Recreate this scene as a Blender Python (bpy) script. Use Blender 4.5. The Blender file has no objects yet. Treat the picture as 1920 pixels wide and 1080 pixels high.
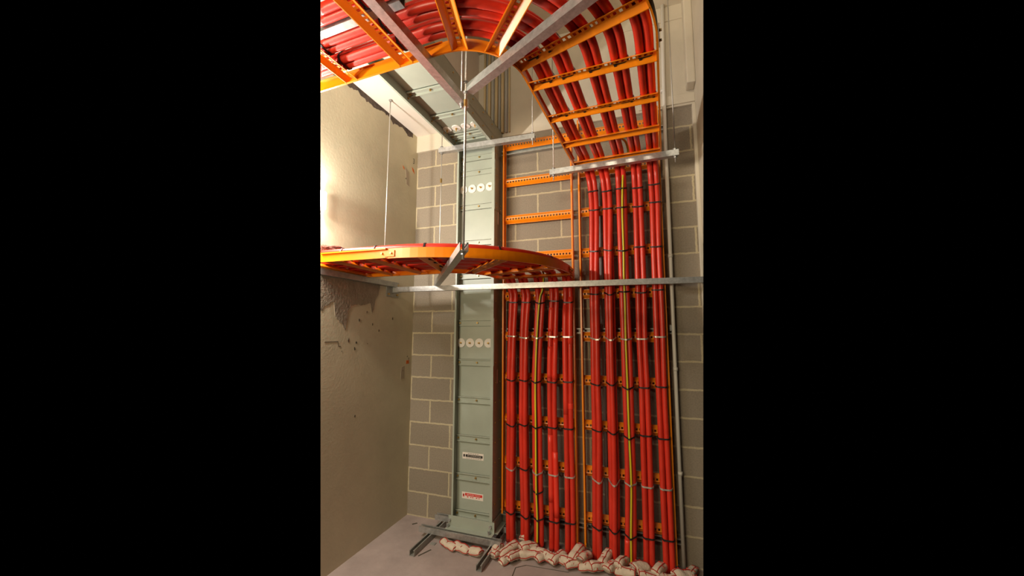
import bpy, bmesh, math, random
from mathutils import Vector, Matrix, noise

SC = bpy.context.scene
COL = SC.collection
random.seed(7)

# ---------------------------------------------------------------- camera
CAM_POS = Vector((0.0, -3.0289, 1.6018))
YAW, PITCH, ROLL = 0.339, 0.11134, 0.00137
cam_d = bpy.data.cameras.new('camera')
cam = bpy.data.objects.new('camera', cam_d)
COL.objects.link(cam)
cam_d.sensor_width = 36.0
cam_d.lens = 714.05 / 1920 * 36.0
cam_d.clip_start = 0.02
fwd = Vector((-math.sin(YAW) * math.cos(PITCH), math.cos(YAW) * math.cos(PITCH), math.sin(PITCH)))
rgt = Vector((math.cos(YAW), math.sin(YAW), 0))
upv = rgt.cross(fwd)
r2 = rgt * math.cos(ROLL) + upv * math.sin(ROLL)
u2 = -rgt * math.sin(ROLL) + upv * math.cos(ROLL)
cam.matrix_world = Matrix(((r2.x, u2.x, -fwd.x, CAM_POS.x), (r2.y, u2.y, -fwd.y, CAM_POS.y),
                           (r2.z, u2.z, -fwd.z, CAM_POS.z), (0, 0, 0, 1)))
SC.camera = cam

# ---------------------------------------------------------------- world, exposure
w = bpy.data.worlds.new('world')
SC.world = w
w.use_nodes = True
w.node_tree.nodes['Background'].inputs[0].default_value = (0, 0, 0, 1)
w.node_tree.nodes['Background'].inputs[1].default_value = 0.0
SC.view_settings.view_transform = 'Standard'
SC.view_settings.look = 'None'
SC.view_settings.gamma = 1.0
SC.view_settings.use_curve_mapping = False
SC.view_settings.exposure = 0.62
SC.cycles.max_bounces = 8
SC.cycles.diffuse_bounces = 5


def area_light(name, loc, target, sx, sy, power, col):
    d = bpy.data.lights.new(name, 'AREA')
    d.shape = 'RECTANGLE'
    d.size, d.size_y = sx, sy
    d.energy = power
    d.color = col
    o = bpy.data.objects.new(name, d)
    o.location = loc
    o.rotation_euler = (Vector(target) - Vector(loc)).to_track_quat('-Z', 'Y').to_euler()
    COL.objects.link(o)
    return o


# the fluorescent batten on the left wall, a high lamp behind the photographer, and added fill lights
def tube_light(name, loc, power, col):
    d = bpy.data.lights.new(name, 'POINT')
    d.energy = power
    d.color = col
    d.shadow_soft_size = 0.02
    o = bpy.data.objects.new(name, d)
    o.location = loc
    COL.objects.link(o)


for k in range(8):
    tube_light('wall_lamp_tube_light', (-1.955, -1.22 - 0.15 * k, 2.455), 11, (1.0, 0.92, 0.82))
for k in range(3):
    tube_light('added_fill_tube_light', (-1.93, -2.75 - 0.3 * k, 2.40), 15, (1.0, 0.83, 0.57))  # unseen point lights added along the left side to fill the lower room
area_light('added_fill_light', (-1.5, -4.1, 1.9), (-0.4, -0.4, 2.7), 0.9, 0.4, 32, (1.0, 0.83, 0.55))  # added fill out of view, making up for missing room bounce
area_light('high_lamp_light', (-0.6, -3.5, 3.85), (-0.8, 0, 3.75), 0.6, 0.25, 17, (1.0, 0.86, 0.64))


# ---------------------------------------------------------------- materials
def mat(name, col, rough=0.5, metal=0.0, bump=0.0, bscale=40, var=0.0, vscale=6, spec=0.5, emit=0):
    m = bpy.data.materials.new(name)
    m.use_nodes = True
    nt = m.node_tree
    b = nt.nodes['Principled BSDF']
    b.inputs['Roughness'].default_value = rough
    b.inputs['Metallic'].default_value = metal
    b.inputs['Specular IOR Level'].default_value = spec
    b.inputs['Base Color'].default_value = (*col, 1)
    tc = nt.nodes.new('ShaderNodeTexCoord')
    if var > 0:
        n = nt.nodes.new('ShaderNodeTexNoise')
        n.inputs['Scale'].default_value = vscale
        n.inputs['Detail'].default_value = 6
        n.inputs['Roughness'].default_value = 0.65
        nt.links.new(tc.outputs['Object'], n.inputs['Vector'])
        r = nt.nodes.new('ShaderNodeValToRGB')
        r.color_ramp.elements[0].position = 0.3
        r.color_ramp.elements[1].position = 0.7
        r.color_ramp.elements[0].color = (*[c * (1 - var) for c in col], 1)
        r.color_ramp.elements[1].color = (*[min(1, c * (1 + var)) for c in col], 1)
        nt.links.new(n.outputs['Fac'], r.inputs['Fac'])
        nt.links.new(r.outputs['Color'], b.inputs['Base Color'])
    if bump > 0:
        n2 = nt.nodes.new('ShaderNodeTexNoise')
        n2.inputs['Scale'].default_value = bscale
        n2.inputs['Detail'].default_value = 5
        nt.links.new(tc.outputs['Object'], n2.inputs['Vector'])
        bp = nt.nodes.new('ShaderNodeBump')
        bp.inputs['Strength'].default_value = bump
        bp.inputs['Distance'].default_value = 0.01
        nt.links.new(n2.outputs['Fac'], bp.inputs['Height'])
        nt.links.new(bp.outputs['Normal'], b.inputs['Normal'])
    if emit:
        b.inputs['Emission Color'].default_value = (*col, 1)
        b.inputs['Emission Strength'].default_value = emit
    return m


M = dict(
    orange=mat('orange_paint', (0.84, 0.235, 0.004), 0.32, var=0.08, vscale=9, spec=0.5),
    red=mat('red_sheath', (0.62, 0.032, 0.015), 0.38, var=0.13, vscale=7, bump=0.05, bscale=60),
    tape=mat('bright_red_tape', (0.80, 0.045, 0.022), 0.4),
    yellow=mat('yellow_insulation', (0.72, 0.58, 0.02), 0.4),
    green=mat('green_stripe', (0.01, 0.16, 0.035), 0.4),
    galv=mat('galvanised_steel', (0.50, 0.50, 0.49), 0.38, metal=0.75, var=0.22, vscale=45),
    dullgalv=mat('dull_galvanised_steel', (0.34, 0.34, 0.31), 0.5, metal=0.5, var=0.2, vscale=35),
    rod=mat('zinc_rod', (0.62, 0.60, 0.56), 0.35, metal=0.7, bump=0.3, bscale=300),
    brass=mat('brass_bolt', (0.55, 0.36, 0.12), 0.35, metal=0.8),
    duct=mat('grey_green_enamel', (0.335, 0.365, 0.30), 0.42, var=0.06, vscale=5),
    disc=mat('white_insulator', (0.72, 0.68, 0.62), 0.4),
    black=mat('black_nylon', (0.012, 0.012, 0.012), 0.45),
    steeltie=mat('steel_tie_metal', (0.7, 0.68, 0.6), 0.35, metal=0.7),
    floor=mat('concrete_floor', (0.36, 0.29, 0.265), 0.75, var=0.16, vscale=4, bump=0.25, bscale=18),
    leftwall=mat('painted_render', (0.56, 0.50, 0.35), 0.55, var=0.12, vscale=1.8, bump=0.09, bscale=60),
    paint=mat('cream_painted_concrete', (0.60, 0.54, 0.43), 0.6, var=0.06, vscale=3, bump=0.12, bscale=30),
    soffit=mat('white_painted_soffit', (0.74, 0.68, 0.61), 0.6, var=0.04, vscale=3, bump=0.1, bscale=25),
    bare=mat('bare_render', (0.27, 0.225, 0.165), 0.9, var=0.2, vscale=14, bump=0.4, bscale=50),
    cream=mat('cream_conduit', (0.58, 0.46, 0.26), 0.45),
    grey=mat('grey_conduit', (0.42, 0.41, 0.38), 0.45),
    white=mat('white_conduit', (0.74, 0.71, 0.65), 0.4),
    bag=mat('cream_pillow_cloth', (0.62, 0.52, 0.40), 0.8, var=0.1, vscale=30, bump=0.4, bscale=70),
    stitch=mat('red_stitching', (0.45, 0.03, 0.02), 0.7),
    fluff=mat('brown_mineral_wool', (0.22, 0.08, 0.055), 1.0, var=0.5, vscale=50, bump=1.0, bscale=90),
    label=mat('white_label', (0.74, 0.66, 0.58), 0.5),
    labred=mat('label_red', (0.62, 0.02, 0.015), 0.5),
    labblack=mat('label_black', (0.01, 0.01, 0.01), 0.5),
    mark=mat('dark_mark', (0.07, 0.06, 0.04), 0.9),
    grime=mat('grimy_joint', (0.09, 0.065, 0.05), 0.9, var=0.6, vscale=18, bump=0.6, bscale=40),
    chalk=mat('orange_mark', (0.55, 0.12, 0.01), 0.9),
    pinkpatch=mat('pale_patch', (0.42, 0.34, 0.25), 0.8),
    lamp=mat('lamp_diffuser', (1.0, 0.96, 0.9), 0.5, emit=6),
)


def block_material():
    m = bpy.data.materials.new('grey_blockwork')
    m.use_nodes = True
    nt = m.node_tree
    N = nt.nodes.new
    L = nt.links.new
    b = nt.nodes['Principled BSDF']
    b.inputs['Roughness'].default_value = 0.88
    geo = N('ShaderNodeNewGeometry')
    sep = N('ShaderNodeSeparateXYZ')
    L(geo.outputs['Position'], sep.inputs[0])
    cmb = N('ShaderNodeCombineXYZ')
    ax = N('ShaderNodeMath'); ax.operation = 'ADD'; ax.inputs[1].default_value = 10.0 + 0.236 + 0.2
    az = N('ShaderNodeMath'); az.operation = 'ADD'; az.inputs[1].default_value = 2.0 - 0.032
    wob = N('ShaderNodeTexNoise'); wob.inputs['Scale'].default_value = 22; wob.inputs['Detail'].default_value = 4
    L(geo.outputs['Position'], wob.inputs['Vector'])
    wm = N('ShaderNodeMath'); wm.operation = 'MULTIPLY_ADD'; wm.inputs[1].default_value = 0.014; wm.inputs[2].default_value = -0.007
    L(wob.outputs['Fac'], wm.inputs[0])
    L(sep.outputs['X'], ax.inputs[0]); L(sep.outputs['Z'], az.inputs[0])
    ax2 = N('ShaderNodeMath'); ax2.operation = 'ADD'; L(ax.outputs[0], ax2.inputs[0]); L(wm.outputs[0], ax2.inputs[1])
    az2 = N('ShaderNodeMath'); az2.operation = 'ADD'; L(az.outputs[0], az2.inputs[0]); L(wm.outputs[0], az2.inputs[1])
    L(ax2.outputs[0], cmb.inputs[0]); L(az2.outputs[0], cmb.inputs[1])
    br = N('ShaderNodeTexBrick')
    br.offset = 0.5
    br.inputs['Scale'].default_value = 1.0
    br.inputs['Mortar Size'].default_value = 0.0085
    br.inputs['Mortar Smooth'].default_value = 0.35
    br.inputs['Brick Width'].default_value = 0.4
    br.inputs['Row Height'].default_value = 0.197
    br.inputs['Bias'].default_value = -0.2
    br.inputs['Color1'].default_value = (0.235, 0.195, 0.145, 1)
    br.inputs['Color2'].default_value = (0.285, 0.238, 0.18, 1)
    br.inputs['Mortar'].default_value = (0.45, 0.38, 0.25, 1)
    L(cmb.outputs[0], br.inputs['Vector'])
    n = N('ShaderNodeTexNoise'); n.inputs['Scale'].default_value = 90; n.inputs['Detail'].default_value = 8
    n.inputs['Roughness'].default_value = 0.75
    L(geo.outputs['Position'], n.inputs['Vector'])
    mp = N('ShaderNodeMapRange'); mp.inputs[1].default_value = 0.3; mp.inputs[2].default_value = 0.7
    mp.inputs[3].default_value = 0.80; mp.inputs[4].default_value = 1.2
    L(n.outputs['Fac'], mp.inputs[0])
    mx = N('ShaderNodeMix'); mx.data_type = 'RGBA'; mx.blend_type = 'MULTIPLY'; mx.inputs[0].default_value = 1.0
    L(br.outputs['Color'], mx.inputs[6]); L(mp.outputs[0], mx.inputs[7])
    L(mx.outputs[2], b.inputs['Base Color'])
    hm = N('ShaderNodeMath'); hm.operation = 'MULTIPLY_ADD'; hm.inputs[1].default_value = -0.0; 
    L(br.outputs['Fac'], hm.inputs[0]); 
    hm.inputs[1].default_value = 0.8
    L(n.outputs['Fac'], hm.inputs[2])
    bp = N('ShaderNodeBump'); bp.inputs['Strength'].default_value = 0.45; bp.inputs['Distance'].default_value = 0.006
    L(hm.outputs[0], bp.inputs['Height']); L(bp.outputs['Normal'], b.inputs['Normal'])
    return m


M['block'] = block_material()


# ---------------------------------------------------------------- helpers
def obj(name, bm, m, parent=None, smooth=False):
    me = bpy.data.meshes.new(name)
    bmesh.ops.recalc_face_normals(bm, faces=bm.faces)
    if smooth:
        for f in bm.faces:
            f.smooth = True
    bm.to_mesh(me)
    bm.free()
    o = bpy.data.objects.new(name, me)
    for mm in (m if isinstance(m, (list, tuple)) else [m]):
        me.materials.append(M[mm])
    COL.objects.link(o)
    if parent:
        o.parent = parent
    return o


def tag(o, label, cat, group=None, kind=None):
    o['label'] = label
    o['category'] = cat
    if group:
        o['group'] = group
    if kind:
        o['kind'] = kind
    return o


def struct(name, bm, m, parent=None):
    o = obj(name, bm, m, parent)
    if not parent:
        o['kind'] = 'structure'
    return o


def thing(name, label, cat, group=None, loc=(0, 0, 0)):
    o = bpy.data.objects.new(name, None)
    o.empty_display_size = 0.05
    o.location = loc
    COL.objects.link(o)
    return tag(o, label, cat, group)


def box(bm, x0, x1, y0, y1, z0, z1, mtx=None, bevel=0.0, mi=0):
    vs = [bm.verts.new((x, y, z)) for x in (x0, x1) for y in (y0, y1) for z in (z0, z1)]
    fs = [(0, 1, 3, 2), (4, 6, 7, 5), (0, 4, 5, 1), (2, 3, 7, 6), (0, 2, 6, 4), (1, 5, 7, 3)]
    faces = [bm.faces.new([vs[i] for i in f]) for f in fs]
    for f in faces:
        f.material_index = mi
    if bevel:
        es = list({e for f in faces for e in f.edges})
        r = bmesh.ops.bevel(bm, geom=es, offset=bevel, segments=2, affect='EDGES', profile=0.6)
        vs = list({v for f in r['faces'] for v in f.verts} | {v for v in vs if v.is_valid})
    if mtx:
        for v in vs:
            if v.is_valid:
                v.co = mtx @ v.co
    return bm


def bx(*a, **k):
    return box(bmesh.new(), *a, **k)


def cyl(bm, p0, p1, r, n=12, r1=None, mi=0):
    p0, p1 = Vector(p0), Vector(p1)
    d = (p1 - p0).normalized()
    a = d.orthogonal().normalized()
    b = d.cross(a)
    r1 = r if r1 is None else r1
    c0 = [bm.verts.new(p0 + (a * math.cos(t) + b * math.sin(t)) * r) for t in [2 * math.pi * i / n for i in range(n)]]
    c1 = [bm.verts.new(p1 + (a * math.cos(t) + b * math.sin(t)) * r1) for t in [2 * math.pi * i / n for i in range(n)]]
    for i in range(n):
        f = bm.faces.new((c0[i], c0[(i + 1) % n], c1[(i + 1) % n], c1[i]))
        f.smooth = n > 6
        f.material_index = mi
    for c in (c0, c1):
        f = bm.faces.new(c)
        f.material_index = mi
    return bm


def sweep(bm, pts, sides, normals, prof, closed_path=False, smooth=False, stripe=None):
    """prof: closed polygon of (a, b); a along side, b along normal"""
    rings = []
    for p, s, n in zip(pts, sides, normals):
        rings.append([bm.verts.new(Vector(p) + Vector(s) * a + Vector(n) * b) for a, b in prof])
    m = len(prof)
    rng = range(len(rings) if closed_path else len(rings) - 1)
    for i in rng:
        r0, r1_ = rings[i], rings[(i + 1) % len(rings)]
        for j in range(m):
            f = bm.faces.new((r0[j], r0[(j + 1) % m], r1_[(j + 1) % m], r1_[j]))
            f.smooth = smooth
            if stripe and j in stripe:
                f.material_index = 1
    if not closed_path:
        bm.faces.new(rings[0])
        bm.faces.new(rings[-1])
    return bm


def circle(r, n=14):
    return [(r * math.cos(2 * math.pi * i / n), r * math.sin(2 * math.pi * i / n)) for i in range(n)]


def cr(P, t):
    n = len(P) - 1
    i = min(int(t), n - 1)
    u = t - i
    p0 = P[max(i - 1, 0)]; p1 = P[i]; p2 = P[i + 1]; p3 = P[min(i + 2, n)]
    return 0.5 * ((2 * p1) + (p2 - p0) * u + (2 * p0 - 5 * p1 + 4 * p2 - p3) * u * u + (3 * p1 - p0 - 3 * p2 + p3) * u ** 3)


def U_strut(name, p0, p1, m, parent=None, up=(0, 0, 1), w=0.041, h=0.041, t=0.003):
    """open channel, its open side towards `up`; p0, p1 run along the middle of its top"""
    p0, p1, up = Vector(p0), Vector(p1), Vector(up)
    d = (p1 - p0).normalized()
    s = d.cross(up).normalized()
    a = w / 2
    prof = [(-a, 0), (-a, -h), (a, -h), (a, 0), (a - 0.009, 0), (a - 0.009, -0.006), (a - 0.009 + 0.003, -0.006), (a - 0.006, -t),
            (a - t, -t), (a - t, -h + t), (-a + t, -h + t), (-a + t, -t), (-a + 0.006, -t), (-a + 0.006, -0.006), (-a + 0.009, -0.006), (-a + 0.009, 0)]
    bm = sweep(bmesh.new(), [p0, p1], [s, s], [up, up], prof)
    return obj(name, bm, m, parent)


# ---------------------------------------------------------------- the room
Z_SOF, Z_CEIL = 3.47, 4.16
XL, XR = -2.04, 0.402

struct('floor', bx(XL, 0.6, -3.2, 0.0, -0.15, 0.0), 'floor')
bm = bmesh.new()
for (y0, y1, z0, z1) in ((-3.2, 0.0, 0, 1.985), (-3.2, 0.0, 2.135, Z_SOF), (-0.61, 0.0, 1.985, 2.135), (-3.2, -1.5, 1.985, 2.135)):
    box(bm, XL - 0.2, XL, y0, y1, z0, z1)
wl = struct('wall_left', bm, 'leftwall')
struct('wall_back', bx(XL - 0.2, XR + 0.3, 0, 0.2, -0.15, 3.31), 'block')
bm = bx(XL - 0.2, XR + 0.3, -0.02, 0.2, 3.31, Z_CEIL + 0.1)
struct('wall_back_beam', bm, 'paint')
struct('wall_right', bx(XR, XR + 0.2, -3.2, -0.0, 0, Z_CEIL), 'paint')
struct('ceiling', bx(-1.39, XR + 0.2, -3.2, -0.02, Z_CEIL, Z_CEIL + 0.1), 'paint')
struct('ceiling_soffit', bx(XL - 0.2, -1.39, -3.2, -0.02, Z_SOF, Z_CEIL + 0.1), 'soffit')
# board-mark ridges cast on the painted upper wall and the corner of the right wall
struct('trim_1', bx(0.0, XR, -0.032, -0.02, 3.325, 3.40, bevel=0.004), 'paint')
struct('trim_2', bx(XR - 0.024, XR, -0.05, -0.0, 0, 3.30, bevel=0.004), 'paint')
struct('trim_3', bx(-0.1, XR, -0.028, -0.02, 4.03, 4.045), 'paint')
bm = bmesh.new()
box(bm, XR - 0.06, XR, -0.13, -0.02, 3.42, Z_CEIL, bevel=0.01)
struct('trim_4', bm, 'paint')


def flat_poly(bm, pts, x, th=0.0015):
    a = [bm.verts.new((x, y, z)) for y, z in pts]
    b = [bm.verts.new((x + th, y, z)) for y, z in pts]
    fa = bm.faces.new(a)
    fb = bm.faces.new(b)
    for i in range(len(pts)):
        j = (i + 1) % len(pts)
        bm.faces.new((a[i], a[j], b[j], b[i]))
    if len(pts) > 8:
        bmesh.ops.triangulate(bm, faces=[fa, fb], ngon_method='EAR_CLIP')


# bare render below the tray opening, with the paint broken away in a ragged line

def strip_patch(low, ztop, th=0.002, step=0.008, jit=0.006):
    """a patch with a level top and a ragged lower edge; low: (y, z) with y rising"""
    bm = bmesh.new()
    y, cols = low[0][0], []
    while y <= low[-1][0]:
        for (ya, za), (yb, zb_) in zip(low, low[1:]):
            if ya <= y <= yb:
                z = za + (zb_ - za) * (y - ya) / max(1e-6, yb - ya) + random.uniform(-jit, jit)
        cols.append([bm.verts.new((x, y, zz)) for x in (XL, XL + th) for zz in (min(z, ztop - 0.002), ztop)])
        y += step
    for a, b in zip(cols, cols[1:]):
        for i0, i1 in ((0, 1), (1, 3), (3, 2), (2, 0)):
            bm.faces.new((a[i0], a[i1], b[i1], b[i0]))
    bm.faces.new([cols[0][i] for i in (0, 1, 3, 2)])
    bm.faces.new([cols[-1][i] for i in (0, 1, 3, 2)])
    return bm


bm = strip_patch([(-1.25, 1.66), (-1.18, 1.69), (-1.10, 1.745), (-1.055, 1.735), (-1.04, 1.765), (-1.0, 1.775), (-0.985, 1.80), (-0.955, 1.80), (-0.94, 1.70), (-0.90, 1.665),
                  (-0.865, 1.64), (-0.845, 1.60), (-0.83, 1.64), (-0.82, 1.75), (-0.79, 1.78), (-0.75, 1.79), (-0.71, 1.795), (-0.67, 1.79), (-0.63, 1.805),
                  (-0.59, 1.82), (-0.575, 1.78), (-0.565, 1.73), (-0.545, 1.77), (-0.53, 1.84), (-0.50, 1.88), (-0.475, 1.97)], 1.983)
obj('bare_patch', bm, 'bare', wl)
bm = bmesh.new()
for (y, z, dy, dz) in ((-0.70, 1.68, .008, .012), (-0.72, 1.51, .009, .010), (-0.735, 1.47, .008, .014), (-0.80, 1.53, .006, .018), (-0.55, 1.65, .005, .01),
                       (-0.47, 1.60, .006, .012), (-0.86, 1.455, .004, .003), (-0.701, 0.979, .006, .009), (-0.30, 1.70, .006, .015), (-0.13, 1.25, .004, .006),
                       (-0.07, 1.37, .004, .008), (-0.05, 1.35, .003, .012), (-0.18, 2.99, .006, .008), (-0.62, 1.74, .003, .01), (-0.60, 1.50, .003, .004)):
    flat_poly(bm, [(y + dy * math.cos(a) * random.uniform(.6, 1.2), z + dz * math.sin(a) * random.uniform(.6, 1.2)) for a in [k * math.pi / 4 for k in range(8)]], XL)
# dirt and black mastic along the top of the wall
low = []
for i in range(64):
    y = -1.35 + i * 0.02
    wdt = 0.022 + 0.030 * (0.5 + noise.noise(Vector((y * 9, 3.3, 0)))) + 0.04 * max(0, noise.noise(Vector((y * 30, 1.3, 0))))
    low.append((y, Z_SOF - wdt))
bm2 = strip_patch(low, Z_SOF, jit=0.004)
obj('dirt_line', bm2, 'grime', wl)
# the pencil line
for (ya, za, yb, zb_) in ((-1.02, 1.523, -0.90, 1.523), (-0.90, 1.523, -0.895, 1.49), (-0.895, 1.49, -0.875, 1.489)):
    flat_poly(bm, [(ya, za), (yb, zb_), (yb + .002, zb_ + .003), (ya + .002, za + .003)], XL)
obj('chipped_spots', bm, 'mark', wl)
bm = bmesh.new()
flat_poly(bm, [(-0.095, 3.135), (-0.065, 3.125), (-0.045, 3.085), (-0.075, 3.10)], XL)
flat_poly(bm, [(-0.235, 3.092), (-0.21, 3.08), (-0.205, 3.062), (-0.222, 3.07)], XL)
flat_poly(bm, [(-0.085, 1.335), (-0.045, 1.335), (-0.045, 1.305), (-0.085, 1.305)], XL)
obj('orange_marks', bm, 'chalk', wl)
bm = bmesh.new()
flat_poly(bm, [(-0.19, 3.09), (-0.135, 3.065), (-0.125, 2.93), (-0.17, 2.94)], XL, 0.001)
flat_poly(bm, [(-0.155, 1.28), (-0.105, 1.29), (-0.105, 1.18), (-0.16, 1.18)], XL, 0.001)
obj('pale_patches', bm, 'pinkpatch', wl)


def text(name, body, size, loc, rot, m, parent, sx=1.0):
    c = bpy.data.curves.new(name, 'FONT')
    c.body = body
    c.size = size
    c.extrude = 0.0003
    c.align_x = 'CENTER'
    c.align_y = 'CENTER'
    c.materials.append(M[m])
    o = bpy.data.objects.new(name, c)
    o.location = loc
    o.rotation_euler = rot
    o.scale = (sx, 1, 1)
    COL.objects.link(o)
    dg = bpy.context.evaluated_depsgraph_get()
    dg.update()
    me = bpy.data.meshes.new_from_object(o.evaluated_get(dg))
    q = bpy.data.objects.new(name, me)
    q.location, q.rotation_euler, q.scale = loc, rot, (sx, 1, 1)
    bpy.data.objects.remove(o)
    COL.objects.link(q)
    q.parent = parent
    return q


text('number_mark', '3', 0.075, (XL + 0.002, -0.066, 3.20), (math.pi / 2, 0, math.pi / 2), 'mark', wl, 0.7)

# the lit batten on the left wall, its end just in view
lamp = thing('wall_lamp', 'white lit fluorescent batten on the left wall above the middle tray', 'lamp')
obj('diffuser', bx(XL + 0.02, XL + 0.065, -2.4, -1.128, 2.395, 2.515, bevel=0.008), 'lamp', lamp)
obj('lamp_body', bx(XL, XL + 0.02, -2.4, -1.14, 2.42, 2.49), 'white', lamp)


# ---------------------------------------------------------------- ladder rungs and rails
def rung_bm(L, half=0.013, depth=0.020, splay=0.033, lip=0.004, mtx=None):
    """slotted hat profile; x along the rung, web at z=0 facing +z (the cables), legs splaying to -z"""
    bm = bmesh.new()
    x0, x1 = -L / 2, L / 2

    def quad(pts):
        return bm.faces.new([bm.verts.new(p) for p in pts])
    s = 0.0074
    quad([(x0, -half, 0), (x1, -half, 0), (x1, -s, 0), (x0, -s, 0)])
    quad([(x0, s, 0), (x1, s, 0), (x1, half, 0), (x0, half, 0)])
    pitch, hole = 0.025, 0.0138
    n = int((L - 0.02) / pitch)
    st = -n * pitch / 2
    xs = [x0] + [v for k in range(n) for v in (st + k * pitch + (pitch - hole) / 2, st + k * pitch + (pitch + hole) / 2)] + [x1]
    for k in range(0, len(xs), 2):
        quad([(xs[k], -s, 0), (xs[k + 1], -s, 0), (xs[k + 1], s, 0), (xs[k], s, 0)])
    for sg in (-1, 1):
        quad([(x0, sg * half, 0), (x1, sg * half, 0), (x1, sg * splay, -depth), (x0, sg * splay, -depth)])
        quad([(x0, sg * splay, -depth), (x1, sg * splay, -depth), (x1, sg * (splay + lip), -depth), (x0, sg * (splay + lip), -depth)])
    bmesh.ops.remove_doubles(bm, verts=bm.verts, dist=1e-5)
    bmesh.ops.recalc_face_normals(bm, faces=bm.faces)
    bmesh.ops.solidify(bm, geom=bm.faces[:], thickness=0.0018)
    if mtx:
        bmesh.ops.transform(bm, matrix=mtx, verts=bm.verts)
    return bm


def frame(o, x, y, z):
    x, y, z = Vector(x).normalized(), Vector(y).normalized(), Vector(z).normalized()
    return Matrix(((x.x, y.x, z.x, o[0]), (x.y, y.y, z.y, o[1]), (x.z, y.z, z.z, o[2]), (0, 0, 0, 1)))


RUNG_Z = [0.243 + 0.3283 * k for k in range(10)]
Y_RUNG = -0.066


def vertical_ladder(label, xa, xb, za0, zb0, z1):
    t = thing('cable_ladder', label, 'cable ladder')
    for x, sg, z0 in ((xa, 1, za0), (xb, -1, zb0)):
        prof = [(0, 0), (0, 0.058), (sg * 0.012, 0.058), (sg * 0.012, 0.0555), (sg * 0.0025, 0.0555), (sg * 0.0025, 0.0025), (sg * 0.012, 0.0025), (sg * 0.012, 0)]
        bm = sweep(bmesh.new(), [(x, -0.042, z0), (x, -0.042, z1)], [(1, 0, 0)] * 2, [(0, -1, 0)] * 2, prof)
        obj('side_rail', bm, 'orange', t)
    for z in RUNG_Z:
        if z < z1:
            bm = rung_bm(xb - xa - 0.006, mtx=frame(((xa + xb) / 2, Y_RUNG, z), (1, 0, 0), (0, 0, 1), (0, -1, 0)))
            obj('rung', bm, 'orange', t)
    return t


XA0, XA1 = -1.118, -0.526
XB0, XB1 = -0.478, 0.137
vertical_ladder('orange steel cable ladder upright on the wall beside the grey green duct', XA0, XA1, 0.19, 0.04, 3.26)
vertical_ladder('orange steel cable ladder upright on the wall beside the white conduit', XB0, XB1, 0.06, 0.05, 3.30)

for z, lab in ((3.150, 'galvanised channel fixed along the blockwork behind the topmost ladder rungs'),
               (1.600, 'galvanised channel fixed along the blockwork behind both ladders at mid height'),
               (0.175, 'galvanised channel fixed along the blockwork behind the lowest ladder rungs')):
    o = U_strut('wall_channel', (-1.15, -0.041, z), (0.175, -0.041, z), 'dullgalv', up=(0, -1, 0))
    tag(o, lab, 'channel', 'channels behind the ladders')


class Bend:
    def __init__(s, cx, cy, r, W, th, z):
        s.c = Vector((cx, cy)); s.r = r; s.W = W; s.th = th; s.z = z
        s.co, s.si = math.cos(th), math.sin(th)

    def w(s, qx, qy, z=None):
        return Vector((s.c.x + s.co * qx - s.si * qy, s.c.y + s.si * qx + s.co * qy, s.z if z is None else z))

    def d(s, qx, qy):
        return Vector((s.co * qx - s.si * qy, s.si * qx + s.co * qy, 0))

    def path(s, rho, L0, L1, n=30, dz=0.0):
        """points, outward side vectors: straight from the wall, quarter turn, straight to the left"""
        out = []
        k = max(2, int(L0 / 0.08))
        for i in range(k):
            out.append((s.w(rho, L0 * (1 - i / k), s.z + dz), s.d(1, 0)))
        for i in range(n + 1):
            a = math.pi / 2 * i / n
            out.append((s.w(rho * math.cos(a), -rho * math.sin(a), s.z + dz), s.d(math.cos(a), -math.sin(a))))
        k = max(2, int(L1 / 0.1))
        for i in range(1, k + 1):
            out.append((s.w(-L1 * i / k, -rho, s.z + dz), s.d(0, -1)))
        return out


UP = Bend(-0.7971, -1.3815, 0.277, 0.6106, -0.0449, 2.8172)
MID = Bend(-1.4105, -0.3424, 0.2958, 0.607, 0.0274, 2.010)
RH = 0.058


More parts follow.
